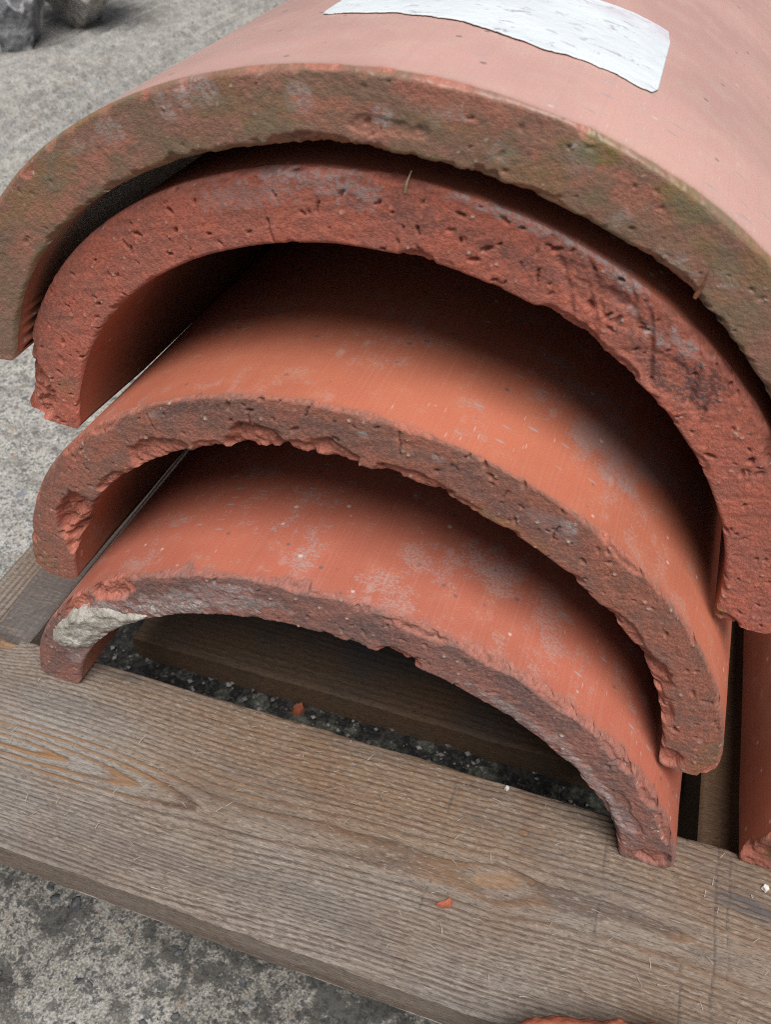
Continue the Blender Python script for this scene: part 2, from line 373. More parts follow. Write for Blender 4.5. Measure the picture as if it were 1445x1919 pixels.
# ------------------------------------------------------------------ ground
GZ = -0.075
def graded(lo, a, b, hi, step, n):
    mid = np.arange(a, b, step)
    left = a - np.geomspace(step, a - lo, n)[::-1]; right = b + np.geomspace(step, hi - b, n)
    return np.r_[left, mid, right]
def mat_concrete():
    s = NT('concrete')
    g = s.n('ShaderNodeTexCoord').outputs['Object']
    dk = s.attr('stain', 'Fac')
    n1 = s.noise(g, 9, 3, .65); n2 = s.noise(g, 60, 4, .7); n3 = s.noise(g, 330, 3, .65); n4 = s.noise(g, 900, 2, .6)
    c = s.mix(s.mapr(n2, .36, .62), (.19, .178, .155), (.36, .343, .305))
    c = s.mix(s.math('MULTIPLY', s.mapr(n1, .45, .65), .4), c, (.30, .295, .29))
    c = s.mix(s.math('MULTIPLY', s.mapr(n3, .49, .60), .88), c, (.082, .082, .082))
    c = s.mix(s.math('MULTIPLY', s.mapr(n4, .54, .66), .65), c, (.54, .525, .50))
    c = s.mix(s.math('MULTIPLY', s.mapr(n4, .44, .34), .70), c, (.085, .08, .075))
    stk = s.noise(s.scale(g, (80, 4.0, 1)), 1.0, 5, .70)                # brushed streaks in the worn laitance
    fa_ = s.attr('brushed', 'Fac')
    c = s.mix(s.math('MULTIPLY', fa_, s.mapr(stk, .50, .66)), c, (.52, .495, .45))
    c = s.mix(s.math('MULTIPLY', fa_, s.math('MULTIPLY', s.mapr(stk, .48, .36), .75)), c, (.20, .19, .17))
    gd = s.n('ShaderNodeVectorMath', operation='ADD'); s.set(gd.inputs[0], g)
    dv = s.n('ShaderNodeTexNoise'); s.set(dv.inputs['Vector'], g); dv.inputs['Scale'].default_value = 160
    dm = s.n('ShaderNodeVectorMath', operation='SCALE'); s.set(dm.inputs[0], dv.outputs['Color']); dm.inputs['Scale'].default_value = .008
    s.set(gd.inputs[1], dm.outputs[0]); gp = gd.outputs[0]
    for sc, th, rad, cols in ((75, .86, .20, ((.07, .075, .085), (.17, .18, .20))), (150, .70, .28, ((.10, .09, .09), (.34, .25, .19)))):
        d, cc = s.vor(gp, sc)
        st = s.math('MULTIPLY', s.mapr(d, rad, rad + .1, 1, 0), s.math('GREATER_THAN', cc[0], th))
        c = s.mix(s.math('MULTIPLY', st, .85), c, s.mix(s.mapr(s.math('ADD', cc[1], s.math('MULTIPLY', n3, .3)), .3, 1.0), *cols))
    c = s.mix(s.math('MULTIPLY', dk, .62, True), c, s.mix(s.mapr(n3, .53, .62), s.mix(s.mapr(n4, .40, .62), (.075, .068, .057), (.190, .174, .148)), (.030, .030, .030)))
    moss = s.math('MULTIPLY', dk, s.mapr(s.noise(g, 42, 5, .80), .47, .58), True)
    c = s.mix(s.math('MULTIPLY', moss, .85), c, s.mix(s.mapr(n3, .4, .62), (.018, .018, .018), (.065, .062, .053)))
    shade_ = s.attr('under_shade', 'Fac')
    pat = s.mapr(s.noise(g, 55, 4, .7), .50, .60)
    c = s.mix(s.math('MULTIPLY', shade_, .93), c, s.mix(pat, s.mix(s.mapr(n3, .45, .62), (.014, .014, .014), (.055, .052, .048)), s.mix(s.mapr(n3, .4, .6), (.15, .155, .125), (.06, .062, .05))))  # near-black shade of the gap painted in, with pale greenish patches
    h = s.math('ADD', s.math('MULTIPLY', n3, .6), s.math('MULTIPLY', n4, .4))
    return s.fin(c, s.math('ADD', .72, s.math('MULTIPLY', n3, .25), True), s.bump(h, .7, .0016), .3)
MC = mat_concrete()
gx = np.r_[-1.1 - np.geomspace(.01, 5, 60)[::-1], np.arange(-1.1, -.46, .0055), np.arange(-.46, .30, .0028), .30 + np.geomspace(.0028, 5, 70)]
gyy = np.r_[-.24 - np.geomspace(.004, 4, 60)[::-1], np.arange(-.24, .30, .0028), np.arange(.30, 1.6, .011), 1.6 + np.geomspace(.011, 5, 60)]
GX, GY = np.meshgrid(gx, gyy)
near = np.exp(-((np.maximum(0, np.abs(GX + .1) - .5)) ** 2 + (np.maximum(0, np.abs(GY - .2) - .6)) ** 2) / .5)
Zg = GZ + .0022 * fbm(GX * 18, GY * 18, seed=3, o=4) + .0011 * fbm(GX * 95, GY * 95, seed=4, o=4, g=.6) * near
far = sstep(.15, .55, GY) * sstep(-.45, -.6, GX) * sstep(3.0, 2.0, GY)
Zg += .0080 * far * np.sin((GX + .010 * fbm(GX * 6, GY * 1.2, seed=8, o=2)) / .031 * 2 * math.pi) * (.55 + .7 * fbm(GX * 14, GY * 2.2, seed=9, o=2)) + .0045 * far * fbm(GX * 75, GY * 3.5, seed=10, o=2)
Zg -= .0035 * sstep(.18, .45, fbm(GX * 45, GY * 45, seed=12, o=3)) * near
stain_shade = (.50 + .70 * sstep(-.175, -.120, GY + .03 * fbm(GX * 14, GY * 14, seed=21, o=3) + .05 * np.clip(-.1 - GX, 0, .3))) * sstep(.02, -.02, GY + .05 * fbm(GX * 6, GY * 6, seed=20, o=3)) * sstep(-.75, -.40, GX + .08 * fbm(GX * 5, GY * 5, seed=22))
stain_shade = np.maximum(stain_shade, 1.6 * sstep(-.22, -.19, GX) * sstep(.8, .6, GY) * sstep(.5, .3, GX) * sstep(-.09, -.06, GY))  # shade under the pallet added to the stain mask
under_shade = sstep(-.225, -.195, GX + .01 * fbm(GX * 40, GY * 40, seed=25, o=3)) * sstep(.75, .6, GY) * sstep(.5, .3, GX) * sstep(-.10, -.075, GY)  # where the pallet's shade is painted into the ground colour
ground = build('ground', np.stack([GX, GY, Zg], -1).reshape(-1, 3), grid_faces(len(gyy), len(gx)), MC, attrs={'stain': ('FLOAT', stain_shade.ravel()), 'under_shade': ('FLOAT', under_shade.ravel()), 'brushed': ('FLOAT', (.60 * far * (.65 + .45 * fbm(GX * 5, GY * 3, seed=14, o=2))).ravel())})
tag(ground, 'weathered concrete ground with exposed aggregate and dark mossy stains', kind='structure')

# ------------------------------------------------------------------ pallet
def mat_wood(name, early=(.222, .202, .180), late=(.092, .044, .022), dark=(.045, .038, .033)):
    s = NT(name)
    g = s.n('ShaderNodeTexCoord').outputs['Object']
    ring = s.attr('ring', 'Fac'); tone = s.attr('tone', 'Fac'); st = s.attr('stain', 'Fac'); kn = s.attr('knot', 'Fac')
    fib = s.noise(s.scale(g, (60, 900, 900)), 1.0, 4, .65); fib2 = s.noise(s.scale(g, (260, 1800, 1800)), 1.0, 2, .6); n1 = s.noise(g, 25, 5, .6)
    e2 = s.mix(tone, early, (early[0] * .82, early[1] * .58, early[2] * .40))
    l2 = s.mix(tone, (.070, .050, .038), late)
    c = s.mix(ring, e2, l2)
    fl = s.noise(s.scale(g, (330, 1100, 1100)), 1.0, 2, .6)
    c = s.mix(s.math('MULTIPLY', s.mapr(fib, .48, .72), .35), c, tuple(v * 1.25 for v in early))
    c = s.mix(s.math('MULTIPLY', s.mapr(fl, .58, .68), .42), c, tuple(v * 1.5 for v in early))
    c = s.mix(s.math('MULTIPLY', s.mapr(fl, .42, .32), .55), c, dark)
    c = s.mix(s.math('MULTIPLY', s.mapr(fib2, .50, .66), .50), c, dark)
    c = s.mix(s.math('MULTIPLY', s.mapr(n1, .45, .7), .25), c, (late[0] * 1.2, late[1] * 1.1, late[2]))
    c = s.mix(s.math('MULTIPLY', st, s.mapr(fib, .25, .55)), c, (.055, .050, .053))
    c = s.mix(kn, c, (.26, .135, .058))
    h = s.math('ADD', s.math('MULTIPLY', fib, .6), s.math('MULTIPLY', fib2, .5))
    return s.fin(c, s.math('ADD', .62, s.math('MULTIPLY', fib, .25), True), s.bump(h, .6, .0011), .35)
MW = mat_wood('weathered_wood')
MWD = mat_wood('dark_brown_wood', (.115, .078, .050), (.11, .055, .026), (.02, .016, .013))  # darker, browner colours for the right stringer and bottom board

pal = bpy.data.objects.new('wooden_pallet', None); COL.objects.link(pal)
tag(pal, 'weathered rough sawn timber pallet under the stacked terracotta tiles', 'pallet')
pal.location = (0, 0, GZ)

def rings(x, y):
    """growth-ring phase on the sawn face of the front board (board coordinates in metres)"""
    wx = x + .004 * fbm(x * 12, y * 40, seed=61, o=2)
    b0 = -.0715 + .0075 * sstep(-.08, .10, x) - .003 * sstep(.1, .2, x) + .0012 * vnoise(x * 16, 3.3, seed=62)
    h = .24 * np.clip(wx + .160, -.04, .097) + .02 * np.clip(x + .063, 0, .3)
    h = np.abs(h) - .005 * np.exp(-((x - .062) / .012) ** 2)
    dy = y - b0
    r = np.sqrt((2.6 * dy) ** 2 + h ** 2)
    kd = np.hypot((x - .0673) / 1.6, y + .0405); r = r + .0030 * np.exp(-(kd / .005) ** 2)        # grain swerves round the knot
    kd = np.hypot((x + .1965) / 1.1, y + .021); r = r + .028 * np.exp(-(kd / .020) ** 2)
    r = r + .0045 * vnoise(y * 75, 1.7, seed=65) + .0022 * fbm(x * 10, y * 22, seed=63, o=3) + .0009 * fbm(x * 90, y * 400, seed=64, o=3)
    return r / .0075 * (1 + .42 * sstep(.008, .040, -dy) + .15 * sstep(.01, .03, dy))

def board(name, x0, x1, y0, y1, z0, z1, xs, ys, mat, amp=.00045, seed=5, top=None, wob=.0007, stainf=None, tonef=None, ringf=None, along='x'):
    """sawn board: relief grid on top, four sides and an underside; edges slightly worn and wavy"""
    Xg, Yg = np.meshgrid(xs, ys)
    ph = (ringf or rings)(Xg, Yg)
    fr = ph - np.floor(ph)
    late = sstep(.45, .78, fr) * (1 - sstep(.90, 1.0, fr)) * (.80 + .25 * _h(np.floor(ph), np.floor(ph) * 0, np.floor(ph) * 0, seed))
    lng, crs = (Xg, Yg) if along == 'x' else (Yg, Xg)
    T = z1 + amp * (late - .5) + .00022 * fbm(lng * 90, crs * 1500, seed=seed, o=3) + .0006 * fbm(Xg * 9, Yg * 9, seed=seed + 1, o=2)
    ex = np.minimum(np.minimum(Yg - y0, y1 - Yg), np.minimum(Xg - x0, x1 - Xg))
    T = T - .0011 * np.clip(1 - ex / .0016, 0, 1) ** 2
    tone = np.clip(.5 + .5 * fbm(Xg * 9, Yg * 20, seed=seed + 2, o=3), 0, 1) if tonef is None else tonef(Xg, Yg)
    st = np.zeros_like(Xg) if stainf is None else stainf(Xg, Yg)
    kn = np.zeros_like(Xg)
    Yw = Yg.copy(); Xw = Xg.copy()
    Yw[0] += wob * fbm(xs * 40, 1.0, seed=seed + 3, o=4); Yw[-1] += wob * fbm(xs * 40, 2.0, seed=seed + 4, o=4)
    if top is not None: T, tone, st, kn, late = top(Xg, Yg, T, tone, st, kn, late)
    V = [np.stack([Xw, Yw, T], -1).reshape(-1, 3)]; F = [grid_faces(len(ys), len(xs))]
    A = {k: [v.ravel()] for k, v in (('ring', late), ('tone', tone), ('stain', st), ('knot', kn))}
    off = Xg.size
    nz = 5; k = np.linspace(0, 1, nz)
    def side(px, py, pt, flip):
        nonlocal off
        n = len(px); zz = pt[None] + (z0 - pt[None]) * k[:, None]
        xx = np.broadcast_to(px, zz.shape); yy = np.broadcast_to(py, zz.shape)
        V.append(np.stack([xx, yy, zz], -1).reshape(-1, 3)); F.append(grid_faces(nz, n, off, flip)); off += nz * n
        r = np.clip(.4 + .5 * fbm(xx * 8, zz * 700, seed=seed + 9, o=2), 0, 1)
        for kk, v in (('ring', r), ('tone', r * 0 + .45), ('stain', r * .0), ('knot', r * 0)): A[kk].append(v.ravel())
    side(Xw[0], Yw[0], T[0], True); side(Xw[-1], Yw[-1], T[-1], False)
    side(Xw[:, 0], Yw[:, 0], T[:, 0], False); side(Xw[:, -1], Yw[:, -1], T[:, -1], True)
    V.append(np.array([[x0, y0, z0], [x1, y0, z0], [x1, y1, z0], [x0, y1, z0]])); F.append(np.array([[off, off + 3, off + 2, off + 1]]))
    for kk in A: A[kk].append(np.zeros(4))
    v = np.concatenate(V); v[:, 2] -= GZ
    return build(name, v, np.concatenate(F), mat, parent=pal, attrs={kk: ('FLOAT', np.concatenate(vv)) for kk, vv in A.items()})

PY0, PY1 = -.1148, -.0210
def front_top(X, Y, T, tone, st, kn, late):
    tone = np.clip(.50 + .45 * fbm(X * 7, Y * 18, seed=71, o=3) + .38 * sstep(-.07, -.03, Y) * sstep(-.17, -.08, X) + .30 * sstep(.06, .15, X)
                   - .35 * sstep(-.06, -.15, X) * sstep(-.03, -.07, Y), 0, 1)
    late = late * (.68 + .32 * sstep(-.35, .25, fbm(X * 70, Y * 900, seed=83, o=3)))
    kn = np.maximum(kn, (.85 - .4 * sstep(-.05, .03, X)) * late * sstep(.020, .006, np.abs(Y + .0705 - .05 * np.clip(X + .06, 0, .13))) * sstep(.3, .6, .5 + .5 * fbm(X * 20, Y * 40, seed=84, o=2)))
    for (kx, ky, r) in ((.0673, -.0405, .0017), (.0742, -.0603, .0014)):
        d = np.hypot((X - kx), (Y - ky)) / r; m = sstep(1.25, .8, d); T = T - .0006 * sstep(1.3, 1.0, d) * sstep(.7, 1.0, d)
        late = late * (1 - m) + m * .9; st = np.maximum(st, .6 * sstep(1.5, 1.0, d) * sstep(.6, 1.0, d)); kn = np.maximum(kn, .35 * m)
    lens = sstep(1.0, .7, np.hypot((X - .060) / .0125, (Y + .0645 - .28 * (X - .06)) / .0042) + .3 * fbm(X * 120, Y * 200, seed=72, o=3))
    kn = np.maximum(kn, .45 * lens)
    for (cx, wd) in ((.1454, .00030), (.1500, .00022), (.1010, .00020), (.1330, .00015), (.0350, .00018)):       # cross-grain saw cuts
        d = np.abs(X - cx - .0012 * vnoise(Y * 60, cx * 100, seed=74)) / wd
        m = sstep(1.6, .4, d) * sstep(-.2, .3, vnoise(Y * 90, cx * 77, seed=75) + (.5 if cx > .14 else -.05))
        T = T - .0006 * m; st = np.maximum(st, .75 * m)
    st = np.maximum(st, .75 * sstep(1.0, .4, np.hypot((X - .160) / .020, (Y + .0435 + .1 * (X - .16)) / .0055) + .4 * fbm(X * 60, Y * 220, seed=76, o=3)))
    st = np.maximum(st, .55 * sstep(.9, .2, np.hypot((X - .1245) / .009, (Y + .024) / .006) + .5 * fbm(X * 200, Y * 200, seed=77, o=3)))
    st = np.maximum(st, .60 * sstep(.9, .2, np.hypot((X + .128) / .010, (Y + .024) / .004) + .5 * fbm(X * 200, Y * 200, seed=78, o=3)))
    st = np.maximum(st, .25 * sstep(.1, .4, fbm(X * 20, Y * 90, seed=79, o=4)))
    kd = np.hypot((X + .1965), (Y + .0235) * 1.2) / .0065                                                    # torn knot at the back edge
    m = sstep(1.1, .8, kd); T = T - .005 * m + .0006 * m * fbm(X * 500, Y * 500, seed=80); kn = np.maximum(kn, .6 * m)
    T = T - .00035 * sstep(.30, .55, fbm(X * 260, Y * 700, seed=81, o=3)) * (1 - late)                       # torn fibres
    return T, tone, st, kn, late
xs = np.r_[np.linspace(-.46, -.245, 60)[:-1], np.arange(-.245, .19, .00058), np.linspace(.19, .52, 70)]
board('deck_board', -.46, .52, PY0, PY1, -.0200, 0.0, xs, np.linspace(PY0, PY1, 190), MW, amp=.00080, top=front_top)
pal.children[-1]['label'] = 'wide grey-brown front deck board with rough cathedral grain'

def ring_plain(sd):
    def f(x, y): return (y + .004 * fbm(x * 3, y * 12, seed=sd, o=3)) / .0042
    return f
def ring_along_y(sd):
    def f(x, y): return (x + .002 * fbm(y * 4, x * 20, seed=sd, o=3)) / .0036
    return f
def left_top(X, Y, T, tone, st, kn, late):
    sp = X + .2245 + .0035 * fbm(Y * 30, X * 60, seed=91, o=4)
    g = sstep(-.0008, .0008, sp)                                        # darker grey skin on the inner half, torn along its edge
    T = T + .0010 * g; st = np.maximum(st, .62 * g); late = late * (1 - .7 * g)
    kn = np.maximum(kn, .5 * np.exp(-((sp + .0022) / .0016) ** 2) * sstep(0, .3, fbm(Y * 45, X * 40, seed=92, o=2) + .1))
    cr = np.abs(Y - .004 - 1.1 * (X + .215) - .002 * vnoise(X * 200, 2.0, seed=93)) / .0006
    T = T - .0008 * sstep(1.5, .5, cr) * g
    return T, tone, st, kn, late
ysr = np.r_[np.linspace(-.112, -.04, 20)[:-1], np.arange(-.04, .12, .0010), np.linspace(.12, .58, 60)]
board('stringer', -.2425, -.1995, -.112, .58, GZ, -.0202, np.linspace(-.2425, -.1995, 62), ysr, MW, amp=.0004, seed=31, ringf=ring_along_y(32), top=left_top, along='y')
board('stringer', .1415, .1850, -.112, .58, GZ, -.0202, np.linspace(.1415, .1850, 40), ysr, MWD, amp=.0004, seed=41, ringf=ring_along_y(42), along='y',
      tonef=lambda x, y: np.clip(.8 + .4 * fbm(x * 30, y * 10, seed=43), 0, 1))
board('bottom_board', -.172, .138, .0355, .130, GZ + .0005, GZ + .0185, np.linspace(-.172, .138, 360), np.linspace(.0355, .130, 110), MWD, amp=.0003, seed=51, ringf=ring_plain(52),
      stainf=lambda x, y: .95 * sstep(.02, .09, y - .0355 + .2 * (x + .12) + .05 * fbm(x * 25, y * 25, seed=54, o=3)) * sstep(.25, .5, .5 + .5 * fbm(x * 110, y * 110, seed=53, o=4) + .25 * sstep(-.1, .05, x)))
board('deck_board', -.46, .52, .440, .535, -.0200, 0.0, np.linspace(-.46, .52, 260), np.linspace(.440, .535, 40), MW, seed=55, ringf=ring_plain(56))

# ------------------------------------------------------------------ tiles
T1 = Tile([-0.02058, -0.03691, 0.0004, 0.02204, -0.01628, 0.84473, -0.00288, -0.00884, 0.14995], seed=1, corner=(.007, .004))
T1.base(rough=.00022, streak=.00010, wav=.0004)
for a in ((.2483, .84, .013, .006, .0035), (.185, .86, .011, .005, .0028), (.471, .99, .006, .003, .002), (.590, .92, .013, .0028, .0022),
          (.5856, .12, .009, .0045, .0040), (.985, .60, .006, .007, .0025), (.6547, .98, .009, .003, .002), (.7309, .98, .011, .003, .002),
          (.8141, .95, .011, .0035, .0022), (.8728, .95, .010, .0040, .0025), (.93, .92, .008, .003, .0018)):
    T1.chip(*a, fresh=.9 if a[1] < .3 or a[0] < .3 else .45)
T1.chip(.76, 1.0, .05, .0015, .0010, fresh=.4, ragged=.9); T1.chip(.44, 1.0, .03, .0015, .0010, fresh=.4, ragged=.9)
T1.chip(.92, .0, .03, .0025, .0016, fresh=.1, ragged=.9); T1.chip(.9, .35, .02, .004, .0008, fresh=.0, ragged=.8)
T1.rim_chips(70, 1, fresh=.35, hi=.0026, depth=.0010, rng_s=(.1, 1)); T1.rim_chips(18, 0, fresh=.1, depth=.0006)
T1.pits(100, speck=.25, elong=2.2); T1.specks(60); T1.bevel()
for a in ((.3306, .32, .012, .007, 1.0), (.29, .25, .018, .006, .9), (.20, .45, .02, .006, .8), (.37, .4, .03, .006, .6), (.3937, .72, .014, .0025, .8), (.4229, .45, .012, .003, .5), (.7864, .22, .022, .0035, .55),
          (.8524, .15, .022, .004, .6), (.7148, .20, .020, .003, .5), (.08, .2, .012, .006, .5), (.93, .25, .014, .006, .4)):
    T1.stain('lime', *a, relief=.0003, fs=300, ragged=.9)
for a in ((.33, .6, .03, .007, .30), (.55, .5, .03, .006, .35), (.70, .7, .03, .006, .35), (.05, .45, .008, .004, .25)): T1.stain('dark', *a)
t1 = T1.mesh('ridge_tile', terracotta('terracotta_bottom', skin=(.42, .118, .072), face=(.30, .128, .098), face2=(.205, .112, .094), film=.7, off=(.3, .1, 0)),
             films=((.47, .035, .05, .035, .5), (.62, .05, .06, .03, .35), (.28, .05, .04, .03, .35)))
tag(t1, 'lowest half-round terracotta tile, standing on the front board, beige mortar on its end', 'tile', 'stacked half-round terracotta tiles')

T2 = Tile([-0.01864, -0.02122, 0.05152, 0.02129, -0.00764, 0.91895, 0.02157, -0.02108, 0.14929], seed=2, corner=(.010, .004))
T2.base(rough=.00016, streak=.00010, wav=.0004)
T2.chip(.115, .14, .0165, .0085, .0075, soft=.22, ragged=.35)
T2.chip(.075, .03, .010, .0035, .0045); T2.chip(.205, .05, .012, .003, .003, fresh=.8)
for a in ((.2908, .10, .015, .0075, .0040), (.352, .05, .008, .004, .0022), (.4098, .10, .013, .0080, .0060), (.445, .05, .009, .004, .003), (.4851, .12, .010, .0065, .0036), (.5588, .05, .016, .0048, .0030),
          (.605, .02, .010, .003, .002), (.804, .02, .020, .0045, .0030), (.859, .05, .012, .006, .0048), (.905, .02, .012, .0045, .003), (.985, .10, .006, .006, .0045), (.2538, 1.0, .011, .0038, .0022),
          (.205, 1.0, .009, .003, .0018), (.7355, .97, .010, .0035, .0018), (1.0, .92, .007, .005, .004), (.0406, .98, .003, .003, .0015)):
    T2.chip(*a[:4], a[4] * .72, fresh=.75)
T2.rim_chips(34, 1, fresh=.5, depth=.0008, hi=.0024); T2.rim_chips(36, 0, fresh=.4, depth=.0009, rng_s=(.2, 1))
T2.pits(120, speck=.22, elong=2.2); T2.specks(70); T2.bevel()
for g, u, l, r in ((.4114, .58, .008, 1.35), (.3105, .68, .008, 1.5), (.4656, .85, .006, 1.2), (.5399, .66, .011, 1.7), (.6804, .5, .008, 1.9), (.2, .5, .004, 1.5), (.63, .6, .005, 1.6)): T2.crack(g, u, l, r)
for a in ((.6835, .73, .004, .0025, .95), (.5098, .65, .0016, .0014, 1.0), (.5713, .67, .003, .002, .6), (.322, .83, .006, .002, .5), (.949, .61, .0018, .0014, .9), (.675, .6, .01, .004, .4)):
    T2.stain('lime', *a)
for a in ((.42, .6, .05, .006, .30), (.36, .85, .02, .004, .5), (.62, .5, .04, .007, .30), (.50, .5, .02, .006, .3)): T2.stain('dark', *a)
T2.stain('moss', .97, .75, .010, .006, .35); T2.stain('moss', .64, .1, .02, .003, .4); T2.stain('moss', .02, .7, .008, .008, .25)
t2 = T2.mesh('ridge_tile', terracotta('terracotta_second', skin=(.45, .132, .074), face=(.34, .125, .082), face2=(.245, .115, .084), film=.5, off=(1.3, .7, 0)),
             films=((.70, .055, .060, .045, .75), (.80, .06, .05, .035, .7), (.22, .05, .03, .06, .5), (.45, .085, .1, .03, .35)))
tag(t2, 'second half-round terracotta tile from the bottom, brown end face with red chipped inner edge', 'tile', 'stacked half-round terracotta tiles')

T3 = Tile([-0.01232, -0.0047, 0.12234, 0.02205, -0.00408, 0.8981, 0.06957, -0.00762, 0.14554], seed=3, corner=(.007, .003), shear=(.020, 0), drop=.0034)
T3.base(rough=.00017, streak=.00015, wav=.0004)
T3.chip(.028, .80, .0125, .0080, .0065, soft=.2, ragged=.3); T3.chip(.066, .98, .008, .004, .004)
for a in ((.6391, .0, .014, .0045, .0030), (.5092, .0, .007, .003, .0018), (.700, .0, .008, .003, .0018), (.72, .35, .020, .006, .0007), (.66, .55, .018, .004, .0006), (.63, .7, .016, .003, .0006),
          (.9995, .14, .004, .006, .003), (.83, .95, .014, .005, .0025)):
    T3.chip(*a, fresh=.55)
for k in range(9):
    T3.chip(.62 + .018 * k, .5 + .25 * math.sin(k * 2.3), .012, .0010, .0006, fresh=.2, rot=-.75, ragged=.5)
T3.rim_chips(34, 1, fresh=.3, depth=.0010, rng_s=(.14, 1)); T3.rim_chips(22, 0, fresh=.4, depth=.0008)
T3.pits(160, hi=.0011, speck=.3, depth=.0015, elong=2.4); T3.specks(130, a=(.00022, .0006)); T3.bevel()
for g, u, l, r in ((.385, .18, .009, 1.5), (.43, .5, .004, 1.2), (.25, .5, .003, .8), (.60, .4, .005, 1.9)): T3.crack(g, u, l, r, wd=.0005)
for a in ((.4196, .90, .020, .0035, .75), (.4538, .78, .012, .006, .7), (.469, .7, .005, .006, .7), (.5913, .99, .035, .0022, .9), (.6476, .95, .012, .004, .95), (.67, .66, .007, .0022, .8),
          (.698, .63, .008, .0028, .8), (.7121, .82, .009, .0035, .85), (.4017, .78, .010, .008, .5), (.36, .7, .02, .006, .35), (.56, .92, .02, .002, .7)):
    T3.stain('lime', a[0], a[1], a[2] * .8, a[3] * .7, a[4] * .85, relief=.0002, fs=420, ragged=1.1)
for a in ((.7286, .28, .008, .003, .8), (.7485, .51, .006, .0035, .95), (.7293, .59, .008, .0025, .8), (.7116, .31, .006, .002, .7), (.745, .75, .006, .003, .8), (.69, .4, .01, .003, .5), (.60, .5, .02, .003, .45), (.5, .55, .02, .003, .4), (.13, .8, .008, .004, .35), (.65, .75, .02, .003, .5)):
    T3.stain('dark', a[0], a[1], a[2], a[3], a[4] * .8, ragged=1.6, fs=800)
T3.stain('moss', .055, .25, .008, .005, .35); T3.stain('moss', .99, .05, .004, .004, .6)
t3 = T3.mesh('ridge_tile', terracotta('terracotta_third', skin=(.42, .125, .070), face=(.44, .128, .082), face2=(.35, .120, .085), film=.3, off=(2.1, 1.9, 0)))
tag(t3, 'third half-round terracotta tile from the bottom, pitted red end face under the mossy top tile', 'tile', 'stacked half-round terracotta tiles')

T4 = Tile([-0.01662, -0.01024, 0.17041, 0.01971, -0.02152, 0.82399, -0.04872, 0.00813, 0.15521], seed=4, corner=(.004, .003), bev=.0014)
T4.base(rough=.00015, wav=.0005)
T4.chip(.53, .35, .012, .0025, .0006, fresh=0, ragged=.9)
for a in ((.4662, .0, .014, .0035, .0030), (.66, .0, .010, .0025, .0015), (.77, .0, .012, .003, .002)): T4.chip(*a, fresh=.6)
for a in ((.3845, .95, .004, .004, .0008), (.3508, .95, .004, .003, .0008), (.2189, .93, .006, .004, .001), (.2535, .96, .005, .003, .001), (.4887, .99, .010, .002, .001), (.5276, .99, .008, .002, .001),
          (.5685, 1.0, .012, .002, .0012), (.6594, .96, .006, .003, .001), (.2527, .43, .003, .003, .0002)):
    T4.chip(a[0], a[1], a[2] * .45, a[3] * .5, a[4] * .6, fresh=.7, ragged=.9)
T4.rim_chips(46, 0, fresh=.3, depth=.0011, hi=.003, rng_s=(.16, 1)); T4.rim_chips(24, 1, fresh=.25, depth=.0004)
T4.pits(60, speck=.1, depth=.0006); T4.specks(40, a=(.0002, .0005), out=.0002); T4.bevel()
for a in ((.5281, .45, .0036, .0036, .0, .25), (.3631, .73, .003, .004, .5, .5), (.3921, .8, .008, .004, .5, .5), (.4653, .61, .005, .005, .45, .5), (.6566, .79, .0014, .0012, .95, .4)):
    T4.stain('lime', *a[:4], amt=a[4] or .75, ragged=a[5])
for a in ((.6693, .84, .0060, .0052, .95, .25), (.7288, .84, .009, .005, .8, .6), (.8069, .85, .010, .004, .5, .7), (.44, .3, .008, .003, .5, .8), (.5, .03, .12, .0016, .5, 1.0), (.72, .02, .12, .0016, .6, 1.0), (.2, .02, .10, .0016, .6, 1.0), (.78, .98, .05, .002, .5, .9), (.25, 1.0, .06, .0016, .5, .9)):
    T4.stain('moss', *a[:4], amt=a[4], ragged=a[5], fs=240)
for k in range(16):
    T4.stain('fresh', T4.rng.uniform(.1, .95), T4.rng.uniform(.1, .95), T4.rng.uniform(.006, .016), T4.rng.uniform(.002, .006), T4.rng.uniform(.2, .5), ragged=1.0, fs=200)
    T4.stain('moss', T4.rng.uniform(.1, .95), T4.rng.uniform(.0, .9), T4.rng.uniform(.006, .02), T4.rng.uniform(.002, .006), T4.rng.uniform(.25, .6), ragged=1.1, fs=200)
    if k % 2: T4.stain('lime', T4.rng.uniform(.2, .9), T4.rng.uniform(.2, .9), T4.rng.uniform(.003, .007), T4.rng.uniform(.002, .004), T4.rng.uniform(.25, .5), ragged=.9, fs=300)
t4 = T4.mesh('ridge_tile', terracotta('terracotta_top', skin=(.56, .315, .268), face=(.27, .120, .080), face2=(.205, .108, .072), film=.25, mossy=.30, off=(3.7, 2.3, 0), gloss=.36, coat=.5), inner_ribs=True)  # pale outer skin carries the sky's sheen as base colour
tag(t4, 'topmost half-round terracotta tile with mossy brown end and torn white sticker', 'tile', 'stacked half-round terracotta tiles')

